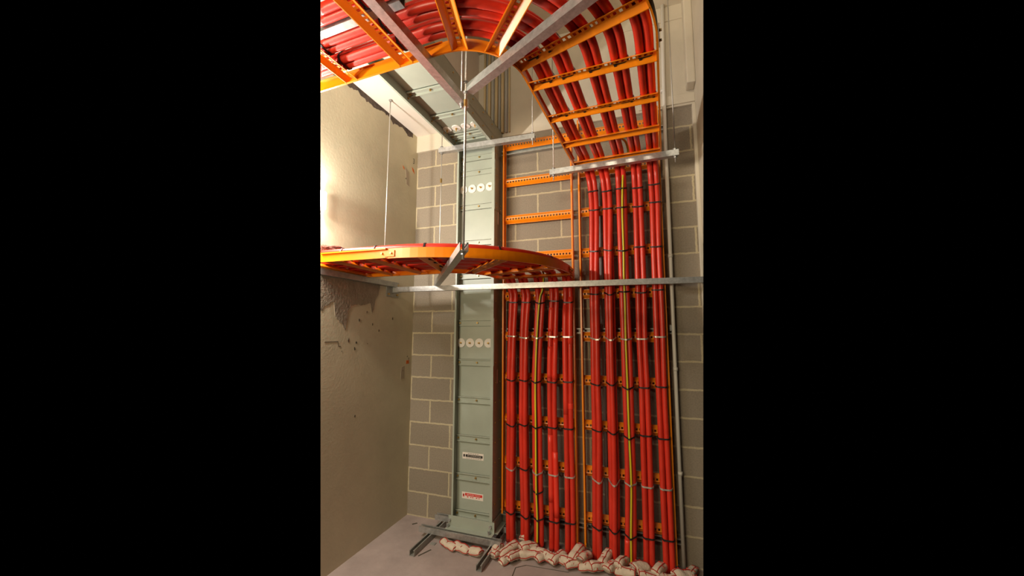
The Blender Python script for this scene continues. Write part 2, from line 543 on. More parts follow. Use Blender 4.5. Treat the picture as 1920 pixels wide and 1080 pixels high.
def bend_ladder(B, label, L0, L1, straight, arcs, lefts, jq, flanged_left=False):
    t = thing('cable_ladder', label, 'cable ladder')
    for rho, sg in ((B.r, 1), (B.r + B.W, -1)):
        full = B.path(rho, L0, L1)
        na = max(2, int(L0 / 0.08))
        seg = [full[:na + 1], full[na:na + 31], full[na + 30:]]
        for k, part in enumerate(seg):
            g = sg
            prof = [(0, 0), (0, RH), (g * 0.010, RH), (g * 0.010, RH - .0025), (g * 0.0025, RH - .0025), (g * 0.0025, 0.0025), (g * 0.010, 0.0025), (g * 0.010, 0)]
            if k == 1:
                prof = [(0, 0), (0, RH), (g * 0.0025, RH), (g * 0.0025, 0.0025), (g * 0.008, 0.0025), (g * 0.008, 0)]
            if k == 2 and flanged_left:
                h = -g
                prof = [(0, 0), (h * 0.018, 0), (h * 0.018, 0.008), (h * .0155, 0.008), (h * .0155, .0025), (h * .0025, .0025), (h * .0025, RH - .0025), (h * .0155, RH - .0025),
                        (h * .0155, RH - .008), (h * .018, RH - .008), (h * 0.018, RH), (0, RH)]
            bm = sweep(bmesh.new(), [p for p, _ in part], [s_ for _, s_ in part], [(0, 0, 1)] * len(part), prof)
            obj('side_rail', bm, 'orange', t)
        # splice plates with bolts at the joints
        for (q, dv, sv) in ((B.w(rho, 0.0), B.d(0, 1), B.d(1, 0)), (B.w(-0.0, -rho), B.d(1, 0), B.d(0, -1))):
            if flanged_left and sg == -1 and dv == B.d(1, 0):
                sh = sv * 0.003
            else:
                sh = sv * (0.0015 if sg == -1 else -0.004)
            pl = obj('splice_plate', bx(-0.05, 0.05, 0, 0.0025, 0.010, RH - 0.010, mtx=frame(q + sh, dv, sv, (0, 0, 1))), 'orange', t)
            for u in (-0.03, 0.03):
                c = q + sh + dv * u + Vector((0, 0, RH / 2))
                obj('bolt', cyl(bmesh.new(), c - sv * (0.010 if sg == 1 else -0.002), c + sv * (0.002 if sg == 1 else 0.012), 0.006, 6), 'brass', pl)
    mid = B.r + B.W / 2
    for q in straight:
        obj('rung', rung_bm(B.W - 0.006, mtx=frame(B.w(mid, q, B.z + 0.020), B.d(1, 0), B.d(0, 1), (0, 0, 1))), 'orange', t)
    for a in arcs:
        a = math.radians(a)
        obj('rung', rung_bm(B.W - 0.006, mtx=frame(B.w(mid * math.cos(a), -mid * math.sin(a), B.z + 0.020), B.d(math.cos(a), -math.sin(a)), B.d(math.sin(a), math.cos(a)), (0, 0, 1))), 'orange', t)
    for q in lefts:
        obj('rung', rung_bm(B.W - 0.006, mtx=frame(B.w(-q, -mid, B.z + 0.020), B.d(0, -1), B.d(1, 0), (0, 0, 1))), 'orange', t)
    return t


U_STR, U_ARC, U_LEFT = (1.06, 0.745, 0.41, 0.086), (15, 44, 73), (0.19, 0.515, 0.84)
M_STR, M_ARC, M_LEFT = (0.10,), (18, 47, 76), (0.12, 0.36, 0.60)
bend_ladder(UP, 'orange cable ladder bending overhead across the top of the room', 1.085, 1.2, U_STR, U_ARC, U_LEFT, None)
bend_ladder(MID, 'orange cable ladder curving left at eye height to the left wall', 0.15, 0.80, M_STR, M_ARC, M_LEFT, None, True)


# ---------------------------------------------------------------- cables
D = 0.038
R_C = D / 2
BC = [
 [(-0.401, 2.941), (-0.387, 2.807), (-0.353, 2.543), (-0.356, 2.222), (-0.362, 1.888), (-0.364, 1.546), (-0.367, 1.225), (-0.365, 0.892), (-0.371, 0.557), (-0.379, 0.229), (-0.383, 0.0)],
 [(-0.275, 2.922), (-0.265, 2.799), (-0.25, 2.541), (-0.252, 2.219), (-0.253, 1.881), (-0.255, 1.547), (-0.257, 1.226), (-0.257, 0.894), (-0.258, 0.559), (-0.265, 0.229), (-0.27, 0.0)],
 [(-0.16, 2.905), (-0.148, 2.783), (-0.146, 2.529), (-0.147, 2.212), (-0.148, 1.877), (-0.145, 1.544), (-0.144, 1.212), (-0.144, 0.867), (-0.147, 0.541), (-0.155, 0.216), (-0.164, 0.0)],
 [(-0.026, 2.884), (-0.025, 2.795), (-0.03, 2.533), (-0.031, 2.207), (-0.032, 1.874), (-0.036, 1.545), (-0.033, 1.21), (-0.034, 0.873), (-0.035, 0.545), (-0.038, 0.215), (-0.043, 0.0)],
 [(0.096, 2.874), (0.089, 2.537), (0.084, 2.215), (0.083, 1.874), (0.083, 1.538), (0.081, 1.204), (0.082, 0.869), (0.083, 0.542), (0.085, 0.212), (0.085, 0.0)]]
AC = [
 [(-1.024, 1.975), (-1.012, 1.852), (-1.023, 1.605), (-1.032, 1.216), (-1.03, 0.882), (-1.035, 0.547), (-1.037, 0.232), (-1.032, 0.0)],
 [(-0.909, 1.971), (-0.905, 1.849), (-0.92, 1.605), (-0.926, 1.216), (-0.928, 0.878), (-0.924, 0.548), (-0.918, 0.223), (-0.919, 0.0)],
 [(-0.789, 1.966), (-0.789, 1.833), (-0.804, 1.606), (-0.825, 1.212), (-0.821, 0.866), (-0.818, 0.533), (-0.811, 0.217), (-0.811, 0.0)],
 [(-0.678, 1.962), (-0.677, 1.843), (-0.688, 1.606), (-0.699, 1.21), (-0.699, 0.829), (-0.696, 0.528), (-0.693, 0.197), (-0.696, 0.0)],
 [(-0.565, 1.957), (-0.569, 1.836), (-0.576, 1.606), (-0.576, 1.215), (-0.577, 0.84), (-0.575, 0.532), (-0.575, 0.19), (-0.578, 0.0)]]
OFFS = [0.088, 0.193, 0.325, 0.440, 0.552]
Y_B = -0.107
ORD = ['first', 'second', 'third', 'fourth', 'fifth']
X3 = Vector((1, 0, 0))


def bundle_path(track, ztop, B, off, L0, L1, zoff, rise):
    """list of (point, side, height parameter): up the ladder, over and along the bend"""
    P = []
    low = [p for p in reversed(track) if p[1] < ztop]
    xt = B.w(B.r + off, L0).x
    for x, z in low:
        P.append((Vector((x, Y_B, z)), X3))
    xl = low[-1][0]
    zc = B.z + zoff
    for k, (u, y, dz) in enumerate(rise):
        P.append((Vector((xl + (xt - xl) * u, y, zc - dz)), X3))
    tr = B.path(B.r + off, L0, L1, n=16, dz=zoff)
    P += tr
    pts = [p for p, _ in P]
    sds = [s for _, s in P]
    out = []
    n = len(P) - 1
    steps = n * 5
    for i in range(steps + 1):
        t = i * n / steps
        out.append((cr(pts, t), cr(sds, t).normalized()))
    res = []
    for i, (p, s) in enumerate(out):
        a = out[max(i - 1, 0)][0]
        b = out[min(i + 1, len(out) - 1)][0]
        tg = (b - a).normalized()
        s = (s - tg * s.dot(tg)).normalized()
        res.append((p, s, s.cross(tg).normalized(), tg))
    return res


TREF = [(-0.0195, 0.011), (0.0195, 0.011), (0.0, -0.0225)]


def rot2(v, a):
    return (v[0] * math.cos(a) - v[1] * math.sin(a), v[0] * math.sin(a) + v[1] * math.cos(a))


def offs_at(p, twist, z_lo, z_hi):
    """where the three cables of a bundle sit around its centre; a twisted bundle unwinds as it rises"""
    u = max(0.0, min(1.0, (z_hi - p.z) / (z_hi - z_lo)))
    return [rot2(v, twist * u) for v in TREF]


def make_bundle(track, ztop, B, off, L0, L1, zoff, rise, twist, lad, k, tapes=()):
    path = bundle_path(track, ztop, B, off, L0, L1, zoff, rise)
    # a little sideways wander so that no two cables run exactly alike
    ph = random.uniform(0, 6)
    for c in range(3):
        pts, sd, nm = [], [], []
        for p, s, n, tg in path:
            o = offs_at(p, twist, ztop - 0.6, ztop)[c]
            wv = 0.0012 * math.sin(p.z * 5 + ph + c * 2)
            pts.append(p + s * (o[0] + wv) + n * o[1])
            sd.append(s); nm.append(n)
        pos = ('left', 'right', 'rear')[c]
        nm_ = obj('power_cable', sweep(bmesh.new(), pts, sd, nm, circle(R_C), smooth=True), 'red')
        tag(nm_, 'red %s cable of the %s bundle from left on the %s ladder' % (pos, ORD[k], lad), 'cable', 'red cables on the %s ladder' % lad)
        for (cc, z0, z1) in tapes:
            if cc == c:
                q = [(a, b, d) for a, b, d in zip(pts, sd, nm) if z0 - 0.08 < a.z < z1 + 0.08 and a.y > -0.16]
                pp = []
                for zz in [z0 + (z1 - z0) * i / 8 for i in range(9)]:
                    for i in range(len(q) - 1):
                        if q[i][0].z <= zz <= q[i + 1][0].z:
                            u = (zz - q[i][0].z) / max(1e-6, q[i + 1][0].z - q[i][0].z)
                            pp.append(q[i][0].lerp(q[i + 1][0], u))
                            break
                if len(pp) > 1:
                    tp = obj('tape_wrap', sweep(bmesh.new(), pp, [X3] * len(pp), [Vector((0, -1, 0))] * len(pp), circle(R_C + 0.0012), smooth=True), 'tape', nm_)
                    tp['label'] = 'brighter red tape wrapped around the cable'
    return path


RISE_U = [(0.25, -0.112, 0.150), (0.5, -0.140, 0.070), (0.8, -0.205, 0.018)]
RISE_M = [(0.3, -0.112, 0.140), (0.6, -0.140, 0.062), (0.9, -0.198, 0.014)]
ZC = 0.020 + R_C + 0.011
U_L1 = 1.2
right = [make_bundle(BC[k], 2.66, UP, OFFS[k], 1.03, U_L1, ZC, RISE_U, [0.55, 0.9, 0, 0, 0][k], 'right-hand', k,
                     tapes=[[], [], [(0, 0.0, 0.17)], [], []][k]) for k in range(5)]
left = [make_bundle(AC[k], 1.87, MID, OFFS[k], 0.075, 0.80, ZC, RISE_M, [0.5, 0.5, 0, 0.1, 0][k], 'left-hand', k,
                    tapes=[[], [], [], [(0, 1.595, 1.78), (0, 1.24, 1.48), (1, 1.23, 1.535), (0, 0.34, 0.82), (1, 0.24, 0.70)], [(0, 0.98, 1.80), (1, 1.50, 1.86), (1, 1.02, 1.06)]][k])
        for k in range(5)]

# green and yellow earth cables
EB = [(-0.13, 2.775), (-0.143, 2.51), (-0.143, 2.208), (-0.147, 1.979), (-0.145, 1.796), (-0.148, 1.556), (-0.146, 1.22), (-0.145, 0.875), (-0.141, 0.554), (-0.153, 0.232), (-0.158, 0.0)]
EA = [(-0.765, 1.91), (-0.785, 1.843), (-0.806, 1.606), (-0.823, 1.212), (-0.822, 0.882), (-0.821, 0.434), (-0.814, 0.231), (-0.816, 0.0)]


EZ = 0.101


def earth(track, B, off, L0, tops, label, stripe):
    P = [(Vector((x, -0.148, z)), X3) for x, z in reversed(track)] + [(Vector(t), X3) for t in tops]
    P += [(p, s) for p, s in B.path(B.r + off, L0, 0.12, n=16, dz=EZ)]
    pts = [p for p, _ in P]; sds = [s for _, s in P]
    out = []
    n = len(P) - 1
    for i in range(n * 4 + 1):
        out.append((cr(pts, i / 4), cr(sds, i / 4).normalized()))
    pp, ss, nn = [], [], []
    for i, (p, s) in enumerate(out):
        tg = (out[min(i + 1, len(out) - 1)][0] - out[max(i - 1, 0)][0]).normalized()
        s = (s - tg * s.dot(tg)).normalized()
        pp.append(p); ss.append(s); nn.append(s.cross(tg))
    o = obj('earth_cable', sweep(bmesh.new(), pp, ss, nn, circle(0.0082, 12), smooth=True, stripe=stripe), ['yellow', 'green'])
    tag(o, label, 'cable')


earth(EB, UP, 0.312 + 0.010, 0.80, [(-0.112, -0.176, 2.815), (-0.092, -0.200, 2.86), (-0.084, -0.220, 2.92), (-0.098, -0.30, 2.955), (-0.13, -0.42, 2.935)],
      'thin green and yellow earth cable running down the third bundle of the right-hand ladder', (4, 5, 6, 10))
earth(EA, MID, 0.312 + 0.010, 0.02, [(-0.752, -0.156, 1.97), (-0.745, -0.19, 2.05), (-0.76, -0.28, 2.105)],
      'thin green and yellow earth cable running down the third bundle of the left-hand ladder', (0, 1, 11, 6))


# cable ties: a loop drawn tight round a bundle
def hull(P):
    P = sorted(set(P))

    def half(P):
        h = []
        for p in P:
            while len(h) > 1 and (h[-1][0] - h[-2][0]) * (p[1] - h[-2][1]) - (h[-1][1] - h[-2][1]) * (p[0] - h[-2][0]) <= 0:
                h.pop()
            h.append(p)
        return h
    a = half(P)
    b = half(P[::-1])
    return a[:-1] + b[:-1]


def tie(path, idx, twist, zlo, zhi, m, label, group, extra=None, droop=0.012):
    p, s, n, tg = path[idx]
    offs = offs_at(p, twist, zlo, zhi)
    pts2 = []
    for o in offs:
        for k in range(16):
            a = 2 * math.pi * k / 16
            pts2.append((round(o[0] + (R_C + .0022) * math.cos(a), 6), round(o[1] + (R_C + .0022) * math.sin(a), 6)))
    if extra:
        for k in range(8):
            a = 2 * math.pi * k / 8
            pts2.append((round(extra[0] + .010 * math.cos(a), 6), round(extra[1] + .010 * math.sin(a), 6)))
    H = hull(pts2)
    P3 = [p + s * a + n * b - tg * droop * max(0, b / 0.03) for a, b in H]
    N = len(H)
    nv = []
    for i in range(N):
        a, b = H[i]
        v = Vector((a, b)) - Vector((0, 0))
        nv.append((s * v.x + n * v.y).normalized())
    bm = sweep(bmesh.new(), P3, nv, [tg] * N, [(-0.0012, -0.005), (0.0018, -0.005), (0.0018, 0.005), (-0.0012, 0.005)], closed_path=True)
    hp = max(range(N), key=lambda i: H[i][1] + 0.2 * random.random() * abs(H[i][0]))
    hd = frame(P3[hp], s, n, tg)
    box(bm, -0.006, 0.006, 0.0, 0.006, -0.005, 0.005, mtx=hd)
    o = obj('cable_tie', bm, m)
    tag(o, label, 'cable tie', group)


def idx_at_z(path, z):
    best = None
    for i, (p, s, n, tg) in enumerate(path):
        if tg.z > 0.8:
            if best is None or abs(p.z - z) < abs(path[best][0].z - z):
                best = i
    return best


LEVEL = ['lowest', 'second lowest', 'third lowest', 'fourth lowest', 'middle', 'fourth from the top', 'third from the top', 'second from the top', 'uppermost']


def fixed_path(path, z):
    """the bundle frame interpolated at height z on the upright run"""
    for i in range(len(path) - 1):
        a, b = path[i], path[i + 1]
        if a[3].z > 0.7 and a[0].z <= z < b[0].z:
            u = (z - a[0].z) / (b[0].z - a[0].z)
            return [(a[0].lerp(b[0], u), a[1], a[2], a[3])]
    return [path[idx_at_z(path, z)]]


TW_R = [0.55, 0.9, 0, 0, 0]
TW_L = [0.5, 0.5, 0, 0.1, 0]
for k in range(5):
    for j, z in enumerate((0.222, 0.552, 0.885, 1.225, 1.560, 1.890, 2.215, 2.540, 2.640)):
        if j == 8:
            z = 2.795 - 0.11
        steel = j in (1, 4)
        jj = z + random.uniform(-0.010, 0.006)
        tie(fixed_path(right[k], jj), 0, TW_R[k], 2.06, 2.66, 'steeltie' if steel else 'black',
            '%s cable tie, %s on the %s bundle of the right-hand ladder' % ('silver' if steel else 'black', LEVEL[j], ORD[k]),
            'cable ties on the right-hand ladder', extra=(0, 0.040) if k == 2 else None, droop=random.uniform(0.004, 0.018))
    for j, z in enumerate((0.222, 0.552, 0.885, 1.225, 1.565, 1.835)):
        steel = j in (1, 4) and not (j == 1 and k == 1)
        jj = z + random.uniform(-0.008, 0.006)
        lv = ['lowest', 'second lowest', 'third lowest', 'third from the top', 'second from the top', 'uppermost'][j]
        tie(fixed_path(left[k], jj), 0, TW_L[k], 1.27, 1.87, 'steeltie' if steel else 'black',
            '%s cable tie, %s on the %s bundle of the left-hand ladder' % ('silver' if steel else 'black', lv, ORD[k]),
            'cable ties on the left-hand ladder', extra=(0, 0.040) if k == 2 else None, droop=random.uniform(0.004, 0.016))
for z, lab in ((0.415, 'extra black cable tie above the lowest one on the left-hand third bundle'), (0.03, 'black cable tie at floor level around the left-hand third bundle')):
    tie(fixed_path(left[2], z), 0, 0, 1.27, 1.87, 'black', lab, 'cable ties on the left-hand ladder', extra=(0, 0.04))


def tie_on_bend(path, B, q, k, where, group):
    """q: a point in the bend's own plan (x, y); the nearest place on the bundle gets the tie"""
    best = min(range(len(path)), key=lambda i: (path[i][0].xy - q.xy).length + (5 if abs(path[i][3].z) > 0.4 else 0))
    tie([path[best]], 0, 0, -10, -9, 'black', 'black tie, %s bundle from inner rail, %s' % (ORD[k], where), group, droop=0.0)


for k in range(5):
    rho = UP.r + OFFS[k]
    for q, wh in ((0.745, 'first overhead rung past the trapeze'), (0.41, 'second overhead rung past the trapeze'), (0.086, 'third overhead rung past the trapeze')):
        tie_on_bend(right[k], UP, UP.w(rho, q + 0.022), k, wh, 'cable ties on the overhead ladder')
    for a, wh in ((15, 'overhead bend, rung nearest the white conduit'), (44, 'overhead bend, its middle rung'), (73, 'overhead bend, rung nearest the duct')):
        a = math.radians(a - 3)
        tie_on_bend(right[k], UP, UP.w(rho * math.cos(a), -rho * math.sin(a)), k, wh, 'cable ties on the overhead ladder')
    for q, wh in ((0.19, 'overhead, just past the bend'), (0.515, 'overhead, at the left end')):
        tie_on_bend(right[k], UP, UP.w(-q + 0.03, -rho), k, wh, 'cable ties on the overhead ladder')
    rho = MID.r + OFFS[k]
    for a, wh in ((18, 'middle ladder, rung nearest the wall'), (47, 'middle ladder, rung halfway round'), (76, 'middle ladder, last rung of its curve')):
        a = math.radians(a)
        tie_on_bend(left[k], MID, MID.w(rho * math.cos(a), -rho * math.sin(a)), k, wh, 'cable ties on the middle ladder')
    for q, wh in ((0.12, 'middle ladder, first straight rung'), (0.36, 'middle ladder, beside the left wall')):
        tie_on_bend(left[k], MID, MID.w(-q, -rho), k, wh, 'cable ties on the middle ladder')


# ---------------------------------------------------------------- struts and hanger rods
def nut_bm(bm, x, y, z, up=True, r=0.011, h=0.009):
    cyl(bm, (x, y, z), (x, y, z + (h if up else -h)), r, 6)


def hanger(label, x, y, z0, z1, nuts, couplers=(), r=0.0052):
    t = thing('threaded_rod', label, 'rod', 'threaded hanger rods')
    obj('rod', cyl(bmesh.new(), (x, y, z0), (x, y, z1), r, 10), 'rod', t)
    for z in nuts:
        bm = bmesh.new()
        nut_bm(bm, x, y, z)
        cyl(bm, (x, y, z + 0.009), (x, y, z + 0.0105), 0.015, 14)
        obj('nut', bm, 'galv', t)
    for z in couplers:
        obj('coupler', cyl(bmesh.new(), (x, y, z), (x, y, z + 0.036), 0.009, 6), 'brass', t)
    return t


# overhead: two struts meeting under the centre of the bend
zu = UP.z - 0.001
for a, b, lab in (((-0.868, -1.315), (-0.900, -2.14), 'galvanised strut under the overhead bend, running towards the camera from its centre'),
                  ((-0.790, -1.425), (0.02, -1.86), 'galvanised strut under the overhead bend, slanting up to the right')):
    o = U_strut('support_strut', (a[0], a[1], zu), (b[0], b[1], zu), 'galv', w=0.041, h=0.041)
    tag(o, lab, 'strut', 'support struts')
hanger('longest hanger rod, from the overhead struts down to the middle strut near the camera', -0.806, -1.437, 1.935, Z_CEIL, (1.958, 2.765, 2.82), (2.70,), r=0.0062)
hanger('short hanger rod at the inner end of the overhead strut nearest the duct', -0.872, -1.352, 2.755, Z_CEIL, (2.765,))
o = U_strut('support_strut', (-0.655, -0.300, UP.z + 0.0), (0.245, -0.338, UP.z + 0.0), 'galv')
tag(o, 'galvanised trapeze strut under the start of the overhead ladder', 'strut', 'support struts')
hanger('thin hanger rod at left end of the trapeze strut under the overhead ladder', -0.628, -0.301, 2.735, Z_CEIL, (2.765, 2.82), r=0.004)
hanger('thin hanger rod at right end of the trapeze strut, beside the white conduit', 0.222, -0.337, 2.735, Z_CEIL, (2.765, 2.82), r=0.004)

Z_DUCT = 3.157
o = U_strut('support_strut', (-1.63, -0.288, Z_DUCT - 0.001), (-0.785, -0.255, Z_DUCT - 0.001), 'galv')
tag(o, 'galvanised strut carrying the overhead grey green duct at its corner', 'strut', 'support struts')
hanger('thin hanger rod from the soffit through the duct strut down to the middle ladder strut', -1.608, -0.287, 1.935, Z_SOF, (1.957, 3.105, 3.16), (2.85,), r=0.004)
hanger('thin hanger rod at the right end of the strut that carries the duct', -0.806, -0.256, 3.07, Z_CEIL, (3.105, 3.16), r=0.004)
hanger('thin hanger rod from the soffit in front of the left wall', -1.905, -0.61, 2.03, Z_SOF, (3.455,), r=0.0045)

zm = MID.z - 0.001
o = U_strut('support_strut', (-0.785, -1.470, zm), (-1.640, -0.262, zm), 'galv')
tag(o, 'galvanised strut lying diagonally under the middle ladder bend', 'strut', 'support struts')
lo = U_strut('support_strut', (-2.035, -0.300, 1.968), (0.60, -0.156, 1.968), 'galv')
tag(lo, 'long galvanised strut running right from the left wall in front of the ladders', 'strut', 'support struts')
o = U_strut('support_strut', (-2.019, -0.30, 2.008), (-2.019, -1.6, 2.008), 'dullgalv')
tag(o, 'dull galvanised strut fixed along the left wall under the middle ladder', 'strut', 'support struts')
t = thing('wall_bracket', 'galvanised bracket plate bolting the long strut to the left wall', 'bracket')
obj('plate', bx(XL, XL + 0.006, -0.40, -0.235, 1.885, 2.015), 'dullgalv', t)
for y, z in ((-0.375, 1.905), (-0.26, 1.905), (-0.26, 1.99)):
    obj('bolt', cyl(bmesh.new(), (XL + 0.006, y, z), (XL + 0.016, y, z), 0.009, 6), 'brass', t)
obj('cleat', bx(XL + 0.006, XL + 0.065, -0.328, -0.276, 1.921, 1.927), 'galv', t)
# a spare length of strut lying in the overhead ladder between the second and third bundles
a, b = UP.w(-0.02, -(UP.r + 0.259)), UP.w(-1.15, -(UP.r + 0.259))
o = U_strut('support_strut', (a.x, a.y, UP.z + 0.062), (b.x, b.y, UP.z + 0.062), 'galv', w=0.036, h=0.036)
tag(o, 'galvanised strut lying along the overhead ladder between two red bundles, upper left', 'strut', 'support struts')

# ---------------------------------------------------------------- bus duct
DX0, DX1, DY = -1.500, -1.153, -0.200
REC = 0.070
t = thing('bus_duct', 'grey green steel bus duct rising up the wall and turning out overhead', 'duct')
ZT = Z_DUCT + 0.185
YE = -3.0
for x0, x1, nm in ((DX0, DX0 + 0.003, 'left'), (DX1 - 0.003, DX1, 'right')):
    # L-shaped side plate: upright run and overhead run in one bent sheet
    prof = [(-0.012, 0.10), (DY, 0.10), (DY, Z_DUCT), (YE, Z_DUCT), (YE, ZT), (-0.012, ZT)]
    bm = bmesh.new()
    a = [bm.verts.new((x0, y, z)) for y, z in prof]
    b = [bm.verts.new((x1, y, z)) for y, z in prof]
    bm.faces.new(a); bm.faces.new(b)
    for i in range(6):
        j = (i + 1) % 6
        bm.faces.new((a[i], a[j], b[j], b[i]))
    obj('side_plate', bm, 'duct', t)
    # edge flange folded inwards
    fx0, fx1 = (DX0, DX0 + 0.014) if nm == 'left' else (DX1 - 0.024, DX1)
    bm = bx(fx0, fx1, DY - 0.002, DY + 0.001, 0.10, Z_DUCT)
    box(bm, fx0, fx1, YE, DY, Z_DUCT - 0.002, Z_DUCT + 0.001)
    obj('flange', bm, 'duct', t)
obj('face_sheet', bx(DX0, DX1, DY + REC, DY + REC + 0.003, 0.10, Z_DUCT + REC), 'duct', t)
obj('underside_sheet', bx(DX0, DX1, YE, DY + REC, Z_DUCT + REC, Z_DUCT + REC + 0.003), 'duct', t)
obj('back_sheet', bx(DX0, DX1, -0.015, -0.012, 0.10, ZT), 'duct', t)
obj('top_sheet', bx(DX0, DX1, YE, -0.015, ZT - 0.003, ZT), 'duct', t)


def crossbar(kind, v, wide=0.052):
    """a shallow folded bar across the duct with a bolt at its middle; kind 'v' upright run, 'h' overhead run"""
    bm = bmesh.new()
    x0, x1 = DX0 + 0.004, DX1 - 0.004
    h = wide / 2
    for (a, b_, d) in ((-h, -h + 0.007, 0.017), (h - 0.007, h, 0.017), (-h, h, 0.006)):
        if kind == 'v':
            box(bm, x0, x1, DY + REC - d, DY + REC, v + a, v + b_, bevel=0.001)
        else:
            box(bm, x0, x1, v + a, v + b_, Z_DUCT + REC - d, Z_DUCT + REC, bevel=0.001)
    c = obj('crossbar', bm, 'duct', t)
    xm = (DX0 + DX1) / 2 + 0.005
    for x in (xm, DX0 + 0.020):
        if kind == 'v':
            bm = cyl(bmesh.new(), (x, DY + REC - 0.004, v), (x, DY + REC - 0.018, v), 0.0075, 6)
        else:
            bm = cyl(bmesh.new(), (x, v, Z_DUCT + REC - 0.004), (x, v, Z_DUCT + REC - 0.018), 0.0075, 6)
        obj('bolt', bm, 'brass', c)


def discs(kind, v):
    for k in range(4):
        x = -1.468 + 0.0825 * k
        bm = bmesh.new()
        bb = bmesh.new()
        if kind == 'v':
            y = DY + REC - 0.003
            cyl(bm, (x, y, v), (x, y - 0.010, v), 0.037, 28)
            cyl(bb, (x, y - 0.010, v), (x, y - 0.022, v), 0.008, 6)
            cyl(bb, (x, y - 0.022, v), (x, y - 0.036, v), 0.004, 8)
        else:
            z = Z_DUCT + REC - 0.003
            cyl(bm, (x, v, z), (x, v, z - 0.010), 0.037, 28)
            cyl(bb, (x, v, z - 0.010), (x, v, z - 0.022), 0.008, 6)
            cyl(bb, (x, v, z - 0.022), (x, v, z - 0.036), 0.004, 8)
        d = obj('insulator_disc', bm, 'disc', t)
        obj('bolt', bb, 'brass', d)


for z in (3.10, 2.965, 2.660, 2.345, 2.060, 1.665, 1.341, 1.040, 0.737, 0.441, 0.160):
    crossbar('v', z)
for y in (-1.87, -1.56, -1.25, -0.944, -0.636, -0.335, -0.268):
    crossbar('h', y)
for z, z0, z1 in ((2.822, 2.69, 2.94), (1.500, 1.37, 1.64)):
    obj('cover_panel', bx(DX0 + 0.012, DX1 - 0.010, DY + REC - 0.006, DY + REC, z0, z1, bevel=0.001), 'duct', t)
    discs('v', z)
obj('cover_panel', bx(DX0 + 0.012, DX1 - 0.010, -0.605, -0.37, Z_DUCT + REC - 0.006, Z_DUCT + REC, bevel=0.001), 'duct', t)
discs('h', -0.450)
# joint sleeves and the rivets down the right side
obj('joint_sleeve', bx(DX1, DX1 + 0.003, -0.198, -0.014, 2.60, 3.03), 'duct', t)
obj('joint_sleeve', bx(DX1, DX1 + 0.003, -0.198, -0.014, 1.325, 1.70), 'duct', t)
obj('joint_sleeve', bx(DX0 - 0.003, DX0, -0.202, -0.014, 2.60, 3.03), 'duct', t)
obj('joint_sleeve', bx(DX0 - 0.003, DX0, -0.202, -0.014, 1.325, 1.70), 'duct', t)
for z in (3.08, 2.96, 2.90, 2.66, 2.62, 2.36, 2.05, 1.84, 1.68, 1.345, 1.19, 1.04, 0.885, 0.735, 0.585, 0.44, 0.28, 0.15):
    for y, dz in ((-0.165, 0.0), (-0.07, -0.0)):
        obj('rivet', cyl(bmesh.new(), (DX1 + 0.003, y, z + dz), (DX1 + 0.008, y, z + dz), 0.0055, 8), 'brass', t)
for y in (-1.56, -1.25, -0.944, -0.636, -0.45, -0.268):
    for z in (Z_DUCT + 0.035, Z_DUCT + 0.145):
        obj('rivet', cyl(bmesh.new(), (DX1, y, z), (DX1 + 0.006, y, z), 0.0055, 8), 'brass', t)
        if z < Z_DUCT + 0.1:
            obj('rivet', cyl(bmesh.new(), (DX0 + 0.003, y, z), (DX0 + 0.009, y, z), 0.0065, 8), 'brass', t)
for z in (2.545, 1.235):
    o = obj('side_sticker', bx(DX1 + 0.0002, DX1 + 0.0012, -0.125, -0.105, z - 0.055, z + 0.055), 'label', t)
    o['label'] = 'narrow pale pink sticker'
duct = t


def sticker(z, col, label):
    yb = DY + REC
    w_, h_ = 0.185, 0.050
    xc = -1.352
    bm = bx(xc - w_ / 2, xc + w_ / 2, yb - 0.001, yb, z - h_ / 2, z + h_ / 2)
    s = obj('label_sticker', bm, 'label', duct)
    s['label'] = label
    m = 'labred' if col == 'r' else 'labblack'
    zz = z + (0.008 if col == 'r' else 0.0)
    bm = bx(xc - w_ / 2 + 0.028, xc + w_ / 2 - 0.008, yb - 0.0016, yb - 0.001, zz - 0.0095, zz + 0.0095)
    cyl(bm, (xc - w_ / 2 + 0.015, yb - 0.001, z + 0.005), (xc - w_ / 2 + 0.015, yb - 0.0016, z + 0.005), 0.0065, 16)
    box(bm, xc - w_ / 2 + 0.0085, xc - w_ / 2 + 0.0215, yb - 0.0016, yb - 0.001, z - 0.010, z + 0.005)
    if col == 'r':
        for dx, ww in ((-0.048, .013), (-0.018, .009), (-0.002, .010), (0.030, .012), (0.053, .009)):
            box(bm, xc + dx, xc + dx + ww, yb - 0.0016, yb - 0.001, z - 0.013, z - 0.006)
    else:
        for z_, x0_, n_ in ((0.018, -0.045, 5), (-0.018, -0.060, 7)):
            for i in range(n_):
                box(bm, xc + x0_ + i * .020, xc + x0_ + i * .020 + .015, yb - 0.0016, yb - 0.001, z + z_ - .0012, z + z_ + .0012)
    obj('printed_marks', bm, m, s)
    text('printed_text', 'ELECTROBAR  BUSWAY' if col == 'r' else '100% AUSTRALIAN OWNED', 0.0105, (xc + 0.010, yb - 0.002, zz), (math.pi / 2, 0, 0), 'label', s, 1.08 if col == 'r' else 0.95)


sticker(0.600, 'b', 'white sticker with a black banner')
sticker(0.296, 'r', 'torn white sticker with a red banner')

